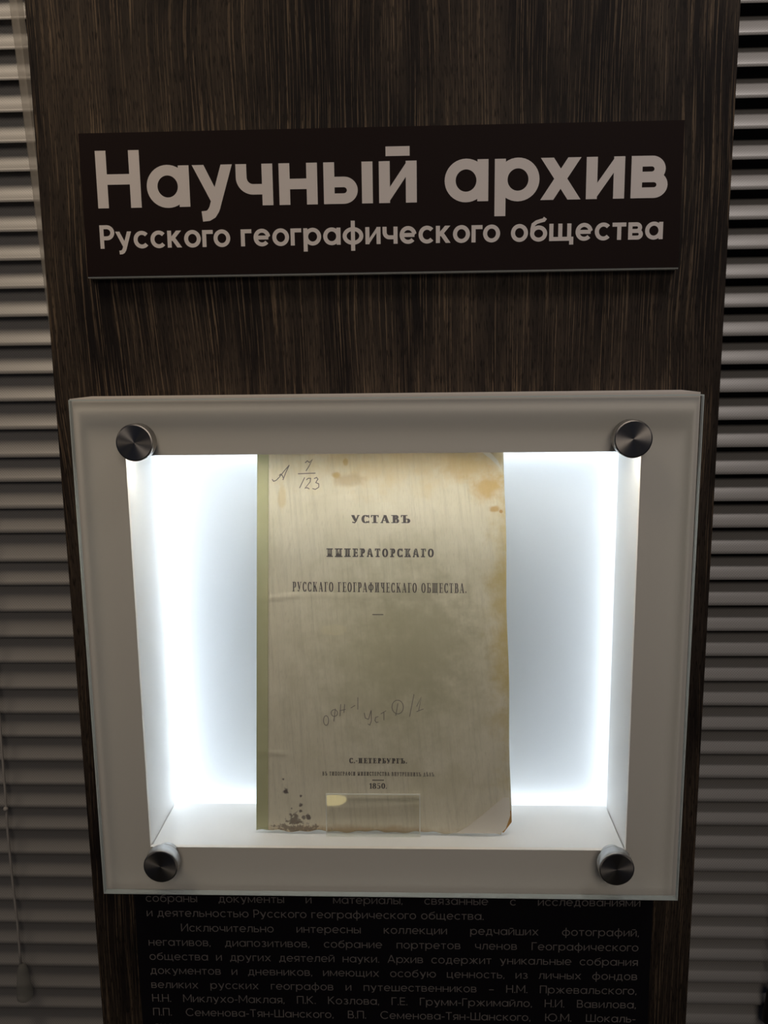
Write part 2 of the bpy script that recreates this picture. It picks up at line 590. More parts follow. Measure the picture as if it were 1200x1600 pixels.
def sans(ch, w):
    """Round geometric sans: list of polygons and the glyph width."""
    h = w / 2
    o = 0.014

    def ring(cx, rx=0.35, y0=-o, y1=XH + o):
        ry = (y1 - y0) / 2
        return ribbon(arcp(cx, (y0 + y1) / 2, rx - h, ry - h, 0, 360)[:-1], w, closed=True)

    def bowl(y0, y1, xr, xl=0.0):
        r = (y1 - y0) / 2 - h
        xc = xr - h - r
        return ribbon([(xl + h, y1 - h)] + arcp(xc, (y0 + y1) / 2, r, r, 90, -90) + [(xl + h, y0 + h)], w)

    def V(x, y0=0.0, y1=XH):
        return rectp(x, x + w, y0, y1)

    def Hb(y, x0, x1):
        return rectp(x0, x1, y - h, y + h)
    mid = XH / 2
    if ch == ' ':
        return [], 0.24
    if ch == 'а':
        W = 0.725
        return ring(0.355, 0.355) + V(W - w), W
    if ch == 'б':
        return ring(0.35, 0.35, -o, 0.66) + ribbon([(h, 0.34), (h + 0.005, 0.52), (0.13, 0.70), (0.26, 0.80), (0.42, 0.85), (0.55, 0.88), (0.62, 0.97)], w * 0.92), 0.70
    if ch == 'в':
        return V(0) + bowl(mid - h, XH, 0.56) + bowl(0, mid + h, 0.60), 0.60
    if ch == 'г':
        return V(0) + Hb(XH - h, 0, 0.45), 0.45
    if ch == 'д':
        return ribbon([(0.15, h), (0.215, 0.34), (0.225, XH - h), (0.60 - h, XH - h), (0.60 - h, h)], w) + Hb(h, 0.0, 0.70) + rectp(0, w, -0.16, h) + rectp(0.70 - w, 0.70, -0.16, h), 0.70
    if ch in 'её':
        p = ribbon([(0.70 - h, mid)] + arcp(0.35, mid, 0.35 - h, mid + o - h, 0, 318), w) + Hb(mid, h, 0.70 - h)
        return p, 0.70
    if ch == 'ж':
        W = 0.98
        return V(W / 2 - h) + diag(W / 2 + h * 0.6, 0.34, W - h * 1.5, XH, w) + diag(W - h * 1.3, 0, W / 2 + h * 0.9, 0.40, w) + diag(W / 2 - h * 0.6, 0.34, h * 1.5, XH, w) + diag(h * 1.3, 0, W / 2 - h * 0.9, 0.40, w), W
    if ch == 'з':
        r1, r2 = (XH + o) / 4 + h / 4, (XH + o) / 4 + h / 4
        return ribbon(arcp(0.27, XH + o - r1, 0.25 - h, r1 - h, 150, -90), w) + ribbon(arcp(0.28, r2 - o, 0.28 - h, r2 - h, 90, -150), w), 0.56
    if ch in 'ий':
        W = 0.63
        p = V(0) + V(W - w) + [[(0, 0), (w * 0.85, 0), (W, XH), (W - w * 0.85, XH)]]
        if ch == 'й':
            p += rectp(W / 2 - 0.20, W / 2 + 0.20, XH + 0.085, XH + 0.085 + max(0.9 * w, 0.06))
        return p, W
    if ch == 'к':
        return V(0) + diag(w * 0.9, 0.32, 0.60 - w * 0.68, XH, w) + diag(0.62 - w * 0.68, 0, w * 1.1 + 0.04, 0.42, w) + Hb(0.37, 0, w + 0.05), 0.62
    if ch == 'л':
        return ribbon([(0.0, h), (0.07, h + 0.01), (0.15, 0.20), (0.185, XH - h), (0.62 - h, XH - h), (0.62 - h, 0)], w), 0.62
    if ch == 'м':
        W = 0.80
        return V(0) + V(W - w) + [[(0, XH), (w, XH), (W / 2 + h * .7, 0.08), (W / 2 - h * .7, 0.08)], [(W - w, XH), (W, XH), (W / 2 + h * .7, 0.08), (W / 2 - h * .7, 0.08)]], W
    if ch == 'н':
        W = 0.645
        return V(0) + V(W - w) + Hb(mid, h, W - h), W
    if ch == 'о':
        return ring(0.35), 0.70
    if ch == 'п':
        W = 0.62
        return V(0) + V(W - w) + Hb(XH - h, 0, W), W
    if ch == 'р':
        return ring(0.385, 0.355) + V(0, -0.265), 0.74
    if ch == 'с':
        return ribbon(arcp(0.35, mid, 0.35 - h, mid + o - h, 42, 318), w), 0.63
    if ch == 'т':
        return Hb(XH - h, 0, 0.56) + V(0.28 - h), 0.56
    if ch == 'у':
        W = 0.68
        e = w * 0.54
        return [[(0, XH), (2 * e, XH), (0.43, 0.20), (0.33, 0.02)]] + diag(0.36, -0.02, W - e, XH, w) + ribbon([(0.372, 0.01), (0.345, -0.06), (0.30, -0.13), (0.24, -0.165), (0.14, -0.175)], w), W
    if ch == 'ф':
        W = 0.86
        return ring(W / 2, W / 2) + V(W / 2 - h, -0.265, 1.0), W
    if ch == 'х':
        W = 0.69
        return diag(w * 0.66, 0, W - w * 0.66, XH, w) + diag(w * 0.66, XH, W - w * 0.66, 0, w), W
    if ch == 'ц':
        return V(0) + V(0.60 - w) + Hb(h, 0, 0.69) + rectp(0.69 - w, 0.69, -0.16, h), 0.69
    if ch == 'ч':
        W = 0.62
        return V(W - w) + ribbon([(h, XH), (h, 0.50)] + arcp(h + 0.20, 0.49, 0.20, 0.49 - 0.19 - h, 180, 270) + [(W - h, 0.19 + h)], w), W
    if ch in 'шщ':
        W = 0.90
        p = V(0) + V(W / 2 - h) + V(W - w) + Hb(h, 0, W)
        if ch == 'щ':
            p += Hb(h, 0, W + 0.09) + rectp(W + 0.09 - w, W + 0.09, -0.16, h)
            W += 0.09
        return p, W
    if ch == 'ь':
        return V(0) + bowl(0, 0.47, 0.57), 0.57
    if ch == 'ы':
        return V(0) + bowl(0, 0.47, 0.57) + V(0.64), 0.64 + w
    if ch == 'э':
        return ribbon(arcp(0.28, mid, 0.35 - h, mid + o - h, 138, -138), w) + Hb(mid, 0.20, 0.62), 0.63
    if ch == 'ю':
        return V(0) + Hb(mid, 0, 0.34) + ring(0.62), 0.97
    if ch == 'я':
        W = 0.58
        return V(W - w) + [[(W - x, y) for x, y in reversed(q)] for q in bowl(0.24, XH, W)] + diag(w * 0.7, 0, W * 0.55, 0.28, w), W
    # capitals
    if ch == 'Н':
        W = 0.745
        return V(0, 0, 1) + V(W - w, 0, 1) + Hb(0.5, h, W - h), W
    if ch == 'Р':
        return V(0, 0, 1) + bowl(0.36, 1, 0.62), 0.62
    if ch == 'И':
        W = 0.78
        return V(0, 0, 1) + V(W - w, 0, 1) + [[(0, 0), (w * 0.85, 0), (W, 1), (W - w * 0.85, 1)]], W
    if ch == 'А':
        W = 0.84
        return diag(w * 0.55, 0, W / 2, 1, w) + diag(W - w * 0.55, 0, W / 2, 1, w) + Hb(0.28, 0.16, W - 0.16), W
    if ch == 'М':
        W = 0.95
        return V(0, 0, 1) + V(W - w, 0, 1) + [[(0, 1), (w, 1), (W / 2 + h * .7, 0.22), (W / 2 - h * .7, 0.22)], [(W - w, 1), (W, 1), (W / 2 + h * .7, 0.22), (W / 2 - h * .7, 0.22)]], W
    if ch == 'К':
        return V(0, 0, 1) + diag(w * 0.9, 0.45, 0.70 - w * 0.7, 1, w) + diag(0.73 - w * 0.7, 0, w + 0.10, 0.58, w), 0.73
    if ch == 'Г':
        return V(0, 0, 1) + Hb(1 - h, 0, 0.55), 0.55
    if ch == 'Е':
        return V(0, 0, 1) + Hb(1 - h, 0, 0.58) + Hb(0.5, 0, 0.54) + Hb(h, 0, 0.58), 0.58
    if ch == 'П':
        W = 0.74
        return V(0, 0, 1) + V(W - w, 0, 1) + Hb(1 - h, 0, W), W
    if ch == 'Т':
        return Hb(1 - h, 0, 0.68) + V(0.34 - h, 0, 1), 0.68
    if ch == 'Ш':
        W = 1.06
        return V(0, 0, 1) + V(W / 2 - h, 0, 1) + V(W - w, 0, 1) + Hb(h, 0, W), W
    if ch == 'Ю':
        return V(0, 0, 1) + Hb(0.5, 0, 0.36) + ribbon(arcp(0.80, 0.5, 0.49 - h, 0.515 - h, 0, 360)[:-1], w, closed=True), 1.29
    if ch == 'В':
        return V(0, 0, 1) + bowl(0.5 - h, 1, 0.60) + bowl(0, 0.5 + h, 0.66), 0.66
    if ch == 'С':
        return ribbon(arcp(0.49, 0.5, 0.49 - h, 0.515 - h, 42, 318), w), 0.88
    if ch == '.':
        return rectp(0, w * 1.15, 0, w * 1.15), w * 1.15
    if ch == ',':
        return [[(0, -0.10), (w * 0.7, -0.10), (w * 1.25, w * 1.2), (w * 0.2, w * 1.2)]], w * 1.25
    if ch == '-':
        return Hb(0.36, 0, 0.32), 0.32
    if ch == '–':
        return Hb(0.36, 0, 0.52), 0.52
    return [], 0.3


def serif(ch, w, t=0.07):
    """Nineteenth-century book capitals: heavy uprights, hairline levels, flat serifs."""
    h = w / 2

    def St(x, y0=0.0, y1=1.0, s0=True, s1=True):
        p = rectp(x, x + w, y0, y1)
        e = w * 0.55
        if s0:
            p += rectp(x - e, x + w + e, y0, y0 + t)
        if s1:
            p += rectp(x - e, x + w + e, y1 - t, y1)
        return p

    def bowl(x, y0, y1, xr):
        ry = (y1 - y0) / 2 - t / 2
        return ribbon([(x, y1 - t / 2)] + arcp(xr - h - 0.16, (y0 + y1) / 2, 0.16, ry, 90, -90) + [(x, y0 + t / 2)], w, t)
    e = w * 0.55
    if ch == ' ':
        return [], 0.40
    if ch == 'У':
        return diag(0.12, 1, 0.40, 0.25, w) + ribbon([(0.66, 1), (0.40, 0.20), (0.30, 0.04), (0.14, 0.08)], t * 1.3) + rectp(0, 0.30, 1 - t, 1) + rectp(0.54, 0.78, 1 - t, 1) + rectp(0.08, 0.20, 0.03, 0.17), 0.78
    if ch == 'С':
        return ribbon(arcp(0.38, 0.5, 0.38 - h, 0.5 - t / 2, 40, 320), w, t) + rectp(0.62, 0.62 + t, 0.66, 1.0) + rectp(0.62, 0.62 + t, 0, 0.30), 0.72
    if ch == 'Т':
        return St(0.36 - h, s1=False) + rectp(0, 0.72, 1 - t, 1) + rectp(0, t, 0.72, 1) + rectp(0.72 - t, 0.72, 0.72, 1), 0.72
    if ch in 'АЛД':
        p = ribbon([(0.12, 0), (0.40, 1)], t * 1.3) + diag(0.68, 0, 0.42, 1, w) + rectp(0, 0.26, 0, t) + rectp(0.52, 0.84, 0, t)
        if ch == 'А':
            p += rectp(0.20, 0.60, 0.28, 0.28 + t)
        if ch == 'Д':
            p += rectp(0.0, 0.84, 0, t) + rectp(0, t, -0.2, 0) + rectp(0.84 - t, 0.84, -0.2, 0)
        return p, 0.84
    if ch == 'В':
        return St(e) + bowl(e + h, 0.48, 1, 0.68) + bowl(e + h, 0, 0.54, 0.74), 0.74
    if ch == 'Б':
        return St(e) + bowl(e + h, 0, 0.56, 0.74) + rectp(e, 0.68, 1 - t, 1) + rectp(0.68 - t, 0.68, 0.74, 1), 0.74
    if ch == 'Ъ':
        return St(0.20) + bowl(0.20 + h, 0, 0.55, 0.86) + rectp(0, 0.3, 1 - t, 1) + rectp(0, t, 0.72, 1), 0.86
    if ch == 'Ь':
        return St(e) + bowl(e + h, 0, 0.55, 0.72), 0.72
    if ch == 'Ѣ':
        return St(0.18, 0, 1.12) + bowl(0.18 + h, 0, 0.50, 0.80) + rectp(0, 0.62, 0.74, 0.74 + t), 0.80
    if ch == 'И':
        return St(e) + St(0.86 - e - w) + ribbon([(e + w, 0.12), (0.86 - e - w, 0.88)], t * 1.4), 0.86
    if ch == 'Н':
        return St(e) + St(0.86 - e - w) + rectp(e, 0.86 - e, 0.5 - t / 2, 0.5 + t / 2), 0.86
    if ch == 'П':
        return St(e) + St(0.86 - e - w) + rectp(e, 0.86 - e, 1 - t, 1), 0.86
    if ch in 'ШЩ':
        p = St(e, s0=False) + St(0.55 - h, s0=False) + St(1.10 - e - w, s0=False) + rectp(0, 1.10, 0, t)
        if ch == 'Щ':
            p += rectp(1.10 - t, 1.10, -0.22, t)
        return p, 1.10
    if ch == 'М':
        return St(0.04 + t, s1=True) + St(1.04 - e - w) + diag(0.20, 1, 0.52, 0.1, w * 0.8) + ribbon([(0.52, 0.05), (0.86, 1)], t * 1.3), 1.04
    if ch == 'Е':
        return St(e) + rectp(e, 0.70, 1 - t, 1) + rectp(e, 0.55, 0.5 - t / 2, 0.5 + t / 2) + rectp(e, 0.72, 0, t) + rectp(0.70 - t, 0.70, 0.72, 1) + rectp(0.72 - t, 0.72, 0, 0.28) + rectp(0.53, 0.53 + t, 0.36, 0.64), 0.72
    if ch == 'Р':
        return St(e) + bowl(e + h, 0.42, 1, 0.70), 0.70
    if ch == 'О':
        return ribbon(arcp(0.40, 0.5, 0.40 - h, 0.5 - t / 2, 0, 360)[:-1], w, t, closed=True), 0.80
    if ch == 'К':
        return St(e) + ribbon([(e + w, 0.45), (0.70, 0.97)], t * 1.3) + diag(0.72, 0, 0.42, 0.62, w) + rectp(0.56, 0.80, 1 - t, 1) + rectp(0.58, 0.86, 0, t), 0.86
    if ch == 'Г':
        return St(e) + rectp(e, 0.66, 1 - t, 1) + rectp(0.66 - t, 0.66, 0.68, 1), 0.66
    if ch == 'Ф':
        return St(0.48 - h) + ribbon(arcp(0.48, 0.5, 0.48 - h, 0.30, 0, 360)[:-1], w, t, closed=True), 0.96
    if ch == 'Ч':
        return St(0.80 - e - w) + ribbon([(e + h, 1), (e + h, 0.66), (e + h + 0.10, 0.46), (0.80 - e, 0.46)], w, t) + rectp(0, e * 2 + w, 1 - t, 1), 0.80
    if ch == 'Х':
        return diag(0.68, 0, 0.16, 1, w) + ribbon([(0.14, 0), (0.68, 1)], t * 1.3) + rectp(0, 0.28, 0, t) + rectp(0.52, 0.84, 0, t) + rectp(0, 0.32, 1 - t, 1) + rectp(0.56, 0.80, 1 - t, 1), 0.84
    if ch == 'І':
        return St(e), w + 2 * e
    if ch == '1':
        return St(0.16, s1=False) + ribbon([(0.04, 0.80), (0.16 + h, 0.96)], t * 1.5), 0.40
    if ch == '8':
        return ribbon(arcp(0.30, 0.75, 0.26 - h, 0.25 - t / 2, 0, 360)[:-1], w, t, closed=True) + ribbon(arcp(0.30, 0.27, 0.30 - h, 0.27 - t / 2, 0, 360)[:-1], w, t, closed=True), 0.60
    if ch == '5':
        return rectp(0.08, 0.52, 1 - t * 1.6, 1) + rectp(0.08, 0.08 + t, 0.5, 1) + ribbon([(0.09, 0.52)] + arcp(0.26, 0.31, 0.30 - h, 0.31 - t / 2, 110, -150), w, t), 0.58
    if ch == '0':
        return ribbon(arcp(0.30, 0.5, 0.30 - h, 0.5 - t / 2, 0, 360)[:-1], w, t, closed=True), 0.60
    if ch == '.':
        return rectp(0, w * 0.8, 0, w * 0.8), w * 0.8
    if ch == '-':
        return rectp(0, 0.30, 0.36, 0.36 + t * 1.5), 0.30
    return [], 0.3


KERN = {'рх': -0.10, 'ау': -0.05, 'уч': -0.05, 'Ру': -0.05, 'ог': -0.02, 'го': -0.06, 'хи': -0.03}
WORDS = []                                         # where each word of the last line laid out begins


def by_word(polys):
    ends = WORDS[1:] + [len(polys)]
    return [polys[a:b] for a, b in zip(WORDS, ends) if b > a]


def layout(text, font, w, gap, space=None, **kw):
    """Polygons of a line of text with capital height 1 and its total width."""
    x = 0.0
    out = []
    WORDS.clear()
    WORDS.append(0)
    for i, ch in enumerate(text):
        if ch == ' ':
            WORDS.append(len(out))
            x += (space if space is not None else 0.30)
            continue
        polys, wid = font(ch, w, **kw)
        out += [[(px + x, py) for px, py in q] for q in polys]
        x += wid + gap + (KERN.get(text[i:i + 2], 0.0) if font is sans else 0.0)
    return out, x - gap


def justify(text, font, w, gap, width, **kw):
    """As layout, with the word spaces stretched so that the line is as wide as asked (in capital heights)."""
    _, n0 = layout(text, font, w, gap, 0.0, **kw)
    k = text.count(' ')
    return layout(text, font, w, gap, (width - n0) / k if k else 0, **kw)


def letter_mesh(name, polys, place, mat, parent, lift):
    """place(x, y) -> point and outward normal; polygons become thin raised print."""
    pts, faces = [], []
    for q in polys:
        area = sum(q[i][0] * q[(i + 1) % len(q)][1] - q[(i + 1) % len(q)][0] * q[i][1] for i in range(len(q)))
        if abs(area) < 1e-9:
            continue
        if area < 0:
            q = q[::-1]
        faces.append(list(range(len(pts), len(pts) + len(q))))
        pts += [Vector(p) for p in q]
    span = max(p.y for p in pts) - min(p.y for p in pts)
    vo, _, fo, _, _, orig = delaunay_2d_cdt(pts, [], faces, 1, span * 1e-5)
    bm = bmesh.new()
    vs = []
    for p2 in vo:
        p, n = place(p2.x, p2.y)
        vs.append(bm.verts.new(p + n * lift))
    for f, src in zip(fo, orig):
        if src:
            bm.faces.new([vs[i] for i in f])
    for v0 in [x for x in bm.verts if not x.link_faces]:
        bm.verts.remove(v0)
    bm.normal_update()
    for f in bm.faces:
        if f.normal.y > 0:
            f.normal_flip()
    return link_mesh(name, bm, mat, parent)


def planar(x0, y, z0, sx, sz, dx=0.0, dz=0.0):
    n = Vector((0, -1, 0))
    return lambda a, b: (Vector((x0 + a * sx + dx, y, z0 + b * sz + dz)), n)


# ------------------------------------------------------------------ the setting
bm = bmesh.new()
box(bm, -3.0, 3.0, -3.2, 0.42, -0.05, 0.0)
structure('floor', bm, MAT['floor'])
bm = bmesh.new()
box(bm, -3.0, 3.0, 0.30, 0.42, 0.0, 3.0)
structure('wall_back', bm, MAT['dark'])

# measured rectangles (x0, x1, z0, z1), heights from the eye
OPEN = (-0.2362, 0.1804, -0.4222, -0.0747)
CASE = (-0.2792, 0.2250, -0.4668, -0.0283)
NB = 0.0772                                        # depth of the niche

# ------------------------------------------------------------------ dark wooden stand
PX0, PX1, PY0, PY1 = -0.3115, 0.2569, 0.05, 0.125
stand = thing('display_stand', 'tall dark brown wood-grain panel stand between two venetian blinds', 'display stand', (0, 0, Z0))
bm = bmesh.new()
hole = (OPEN[0] - 0.012, OPEN[1] + 0.012, OPEN[2] - 0.012, OPEN[3] + 0.012)
ring_prism(bm, (PX0, PX1, -1.5, 0.80), hole, PY0, PY0 + 0.018)
for x0, x1 in ((PX0, PX0 + 0.018), (PX1 - 0.018, PX1)):
    box(bm, x0, x1, PY0 + 0.018, PY1, -1.5, 0.80)
box(bm, PX0, PX1, PY0 + 0.018, PY1, 0.80 - 0.018, 0.7999)
bmesh.ops.recalc_face_normals(bm, faces=list(bm.faces))
link_mesh('panel', bm, MAT['wood'], stand)

# ------------------------------------------------------------------ sign above the case
sign = thing('sign', 'wide dark sign board with large and small white Cyrillic lettering above the lit case', 'sign', (0, 0, Z0))
SX0, SX1, SZ0, SZ1 = -0.2718, 0.2148, 0.0706, 0.1835
bm = bmesh.new()
box(bm, SX0, SX1, 0.0405, 0.0499, SZ0 - 0.0008, SZ1)
core = link_mesh('core_sheet', bm, MAT['sign_edge'], sign)
core['label'] = 'pale lower edge of the sign'
bm = bmesh.new()
box(bm, SX0, SX1, 0.040, 0.0405, SZ0 + 0.0004, SZ1 + 0.0002)
link_mesh('board', bm, MAT['sign_face'], sign)
line1 = 'Научный архив'
polys, wd_ = layout(line1, sans, 0.182, 0.105, 0.36)
sx = (0.2033 + 0.2591) / wd_
for wp in by_word(polys):
    letter_mesh('lettering', wp, planar(-0.2591, 0.040, 0.1252, sx, 0.0448), MAT['sign_text'], sign, 0.00025)
polys, wd_ = layout('Русского географического общества', sans, 0.168, 0.085, 0.36)
sx = (0.2012 + 0.2594) / wd_
for wp in by_word(polys):
    letter_mesh('lettering', wp, planar(-0.2594, 0.040, 0.0932, sx, 0.0187), MAT['sign_text'], sign, 0.00025)

# ------------------------------------------------------------------ text board below the case
tb = thing('text_board', 'black text board with small grey Cyrillic paragraphs below the lit case', 'text board', (0, 0, Z0))
bm = bmesh.new()
box(bm, -0.2715, 0.2200, 0.0485, 0.0499, -0.86, -0.470)
link_mesh('board', bm, MAT['board_face'], tb)
TEXT = [
    ('собраны документы и материалы, связанные с исследованиями', -0.5085, True, 0),
    ('и деятельностью Русского географического общества.', -0.5240, False, 0),
    ('Исключительно интересны коллекции редчайших фотографий,', -0.5396, True, 0.0325),
    ('негативов, диапозитивов, собрание портретов членов Географического', -0.5552, True, 0),
    ('общества и других деятелей науки. Архив содержит уникальные собрания', -0.5706, True, 0),
    ('документов и дневников, имеющих особую ценность, из личных фондов', -0.5858, True, 0),
    ('великих русских географов и путешественников – Н.М. Пржевальского,', -0.6012, True, 0),
    ('Н.Н. Миклухо-Маклая, П.К. Козлова, Г.Е. Грумм-Гржимайло, Н.И. Вавилова,', -0.6162, True, 0),
    ('П.П. Семенова-Тян-Шанского, В.П. Семенова-Тян-Шанского, Ю.М. Шокаль-', -0.6315, True, 0),
    ('ского.', -0.6468, False, 0),
]
CAP = 0.0083
for s, z, full, ind in TEXT:
    # the size is the same in every line; only the word spaces of full lines stretch
    sx = CAP * 1.06
    if full:
        polys, wd_ = justify(s, sans, 0.10, 0.125, (0.2083 + 0.2603 - ind) / sx)
    else:
        polys, wd_ = layout(s, sans, 0.10, 0.125, 0.42)
    for wp in by_word(polys):
        letter_mesh('lettering', wp, planar(-0.2603 + ind, 0.0485, z, sx, CAP), MAT['board_text'], tb, 0.0002)

# ------------------------------------------------------------------ lit display case
case = thing('display_case', 'white wall display case with glass cover and glowing back behind the old book', 'display case', (0, 0, Z0))
bm = bmesh.new()
ring_prism(bm, CASE, OPEN, 0.0, 0.004)
ring_prism(bm, CASE, (CASE[0] + 0.016, CASE[1] - 0.016, CASE[2] + 0.016, CASE[3] - 0.016), 0.004, 0.0499)
bmesh.ops.recalc_face_normals(bm, faces=list(bm.faces))
link_mesh('frame', bm, MAT['frame'], case)
x0, x1, z0, z1 = OPEN
T = 0.008
g = 0.0011                                         # hairline joint beside the shelf
for a, b in ((x0 - T, x0), (x1, x1 + T)):
    bm = bmesh.new()
    box(bm, a, b, 0.004, NB - 0.0005, z0 - T, z1 + T)
    link_mesh('side_panel', bm, MAT['white'], case)
bm = bmesh.new()
box(bm, x0 + g, x1 - g, 0.004, NB - 0.0005, z0 - 0.006, z0)
link_mesh('shelf', bm, MAT['shelf'], case)
bm = bmesh.new()
box(bm, x0, x1, 0.0045, NB - 0.0005, z0 - T - 0.002, z0 - 0.0062)
link_mesh('joint_strip', bm, MAT['void'], case)
bm = bmesh.new()
box(bm, x0, x1, 0.0115, NB - 0.0005, z1, z1 + T)
box(bm, x0, x1, 0.0041, 0.0115, z1 + 0.0022, z1 + T)
link_mesh('top_panel', bm, MAT['white'], case)
# opal sheet with the light box behind it
bm = bmesh.new()
q = [bm.verts.new(c) for c in ((x0 - T, NB, z0 - T), (x1 + T, NB, z0 - T), (x1 + T, NB, z1 + T), (x0 - T, NB, z1 + T))]
bm.faces.new(q)
link_mesh('light_panel', bm, MAT['diffuser'], case)
bm = bmesh.new()
ring_prism(bm, (x0 - T - .004, x1 + T + .004, z0 - T - .004, z1 + T + .004), (x0 - T, x1 + T, z0 - T, z1 + T), NB, 0.112)
box(bm, x0 - T - .004, x1 + T + .004, 0.112, 0.115, z0 - T - .004, z1 + T + .004)
bmesh.ops.recalc_face_normals(bm, faces=list(bm.faces))
link_mesh('light_box', bm, MAT['box_grey'], case)
LED = 0.0860
cold = (0.90, 0.95, 1.0)
for nm, (a, b, c, d), st in (('left', (x0 + 0.003, x0 + 0.011, z0, z1), 9.3), ('right', (x1 - 0.010, x1 - 0.002, z0, z1), 4.6),
                             ('low', (x0, x1, z0 + 0.002, z0 + 0.010), 4.6), ('high', (x0, x1, z1 - 0.010, z1 - 0.002), 5.2)):
    bm = bmesh.new()
    box(bm, a, b, LED, LED + 0.002, c, d)
    link_mesh('led_strip', bm, emitter('led_' + nm, cold, st), case)
bm = bmesh.new()
box(bm, x0 + 0.01, x1 - 0.01, 0.0050, 0.0110, z1 + 0.0004, z1 + 0.0020)
link_mesh('led_strip', bm, emitter('led_front', (1.0, 0.95, 0.85), 29.0), case)

# glass cover, hung a touch out of level, on four steel standoffs
GX0, GX1, GZ0, GZ1, GR = -0.27586, 0.22372, -0.4608, -0.02926, -0.00225
bm = bmesh.new()
gcx, gcz = (GX0 + GX1) / 2, (GZ0 + GZ1) / 2
v, fs = box(bm, GX0 - gcx, GX1 - gcx, -0.012, -0.005, GZ0 - gcz, GZ1 - gcz, 1)
for f in fs:
    f.normal_update()
    if abs(f.normal.y) > 0.5:
        f.material_index = 0
bm.faces.ensure_lookup_table()
front = min(bm.faces, key=lambda f: f.calc_center_median().y)
r = bmesh.ops.inset_region(bm, faces=[front], thickness=0.0008, use_even_offset=True)
for f in r['faces']:
    f.material_index = 1
gl = link_mesh('glass_cover', bm, [MAT['glass'], MAT['glass_edge']], case)
gl.location = (gcx, 0, gcz)
gl.rotation_euler = (0, -GR, 0)
so0 = None
for x, z in ((-0.221, -0.0622), (0.1683, -0.0628), (-0.221, -0.4271), (0.1678, -0.4260)):
    if so0 is None:
        bm = bmesh.new()
        R_ = 0.01485
        lathe_y(bm, [(0, -0.0230), (R_ - 0.0012, -0.0230), (R_ - 0.0003, -0.0227), (R_, -0.0219), (R_, -0.0122), (0.006, -0.01215)], 64)
        so0 = link_mesh('standoff', bm, MAT['steel'], case, True)
        me = so0.data
        for p in me.polygons:
            p.use_smooth = abs(p.normal.y) < 0.9
        bm = bmesh.new()
        lathe_y(bm, [(0, -0.0049), (0.0095, -0.0049), (0.0095, -0.0001), (0, -0.0001)], 48)
        sp0 = link_mesh('spacer', bm, MAT['steel'], so0, True)
        so0.location = (x, 0, z)
    else:
        c = so0.copy()
        S.collection.objects.link(c)
        c.location = (x, 0, z)
        d = sp0.copy()
        S.collection.objects.link(d)
        d.parent = c

# ------------------------------------------------------------------ clear acrylic book stand
LIPA = math.radians(7.0)
st = thing('book_stand', 'small clear acrylic book stand with a low front lip holding up the old book', 'book stand', (0, 0, Z0))
SBX0, SBX1 = -0.0821, 0.0026
sz = OPEN[2]


def acrylic(name, corners, thick_dir, parent):
    """A clear sheet: faces clear, edges bright. corners = 4 points, thick_dir = thickness vector."""
    b = bmesh.new()
    t = Vector(thick_dir)
    f = [b.verts.new(Vector(c)) for c in corners]
    k = [b.verts.new(Vector(c) + t) for c in corners]
    b.faces.new(f).material_index = 0
    b.faces.new(k[::-1]).material_index = 0
    for i in range(4):
        j = (i + 1) % 4
        b.faces.new((f[j], f[i], k[i], k[j])).material_index = 1
    b.faces.ensure_lookup_table()
    bmesh.ops.recalc_face_normals(b, faces=list(b.faces))
    r = bmesh.ops.inset_region(b, faces=[b.faces[0]], thickness=0.0009, use_even_offset=True)
    for f_ in r['faces']:
        f_.material_index = 1
    return link_mesh(name, b, [MAT['acrylic'], MAT['acrylic_edge']], parent)


hl = 0.0395
yb = 0.0183
acrylic('front_lip', [(SBX0, yb, sz + 0.0003), (SBX1, yb, sz + 0.0003), (SBX1, yb + hl * math.sin(LIPA), sz + hl * math.cos(LIPA)), (SBX0, yb + hl * math.sin(LIPA), sz + hl * math.cos(LIPA))], (0, 0.0014, -0.0002), st)
acrylic('base_plate', [(SBX0, yb + 0.0020, sz + 0.0003), (SBX1, yb + 0.0020, sz + 0.0003), (SBX1, 0.052, sz + 0.0003), (SBX0, 0.052, sz + 0.0003)], (0, 0, 0.0022), st)
acrylic('back_rest', [(SBX0, 0.0375, sz + 0.003), (SBX1, 0.0375, sz + 0.003), (SBX1, 0.0560, sz + 0.16), (SBX0, 0.0560, sz + 0.16)], (0, 0.0022, -0.0002), st)

# ------------------------------------------------------------------ the old book
B00, B10 = Vector((-0.1461, 0.0240, -0.4192)), Vector((0.0844, 0.0215, -0.4192))
B01, B11 = Vector((-0.1397, 0.0640, -0.0775)), Vector((0.0781, 0.0640, -0.0775))
CREASES = [((0.2036, 0.9055), (0.0997, 0.7072), 0.5), ((0.2814, 0.8887), (0.2036, 0.86), 0.5), ((0.0, 0.612), (0.18, 0.624), 0.55), ((0.18, 0.624), (0.97, 0.618), 0.22),
           ((0.0, 0.212), (0.13, 0.205), 0.4), ((0.92, 0.20), (0.84, 0.03), 0.35), ((0.86, 0.17), (0.76, 0.02), 0.3), ((0.2036, 0.86), (0.14, 0.72), 0.3), ((0.20, 0.865), (0.40, 0.875), 0.25)]


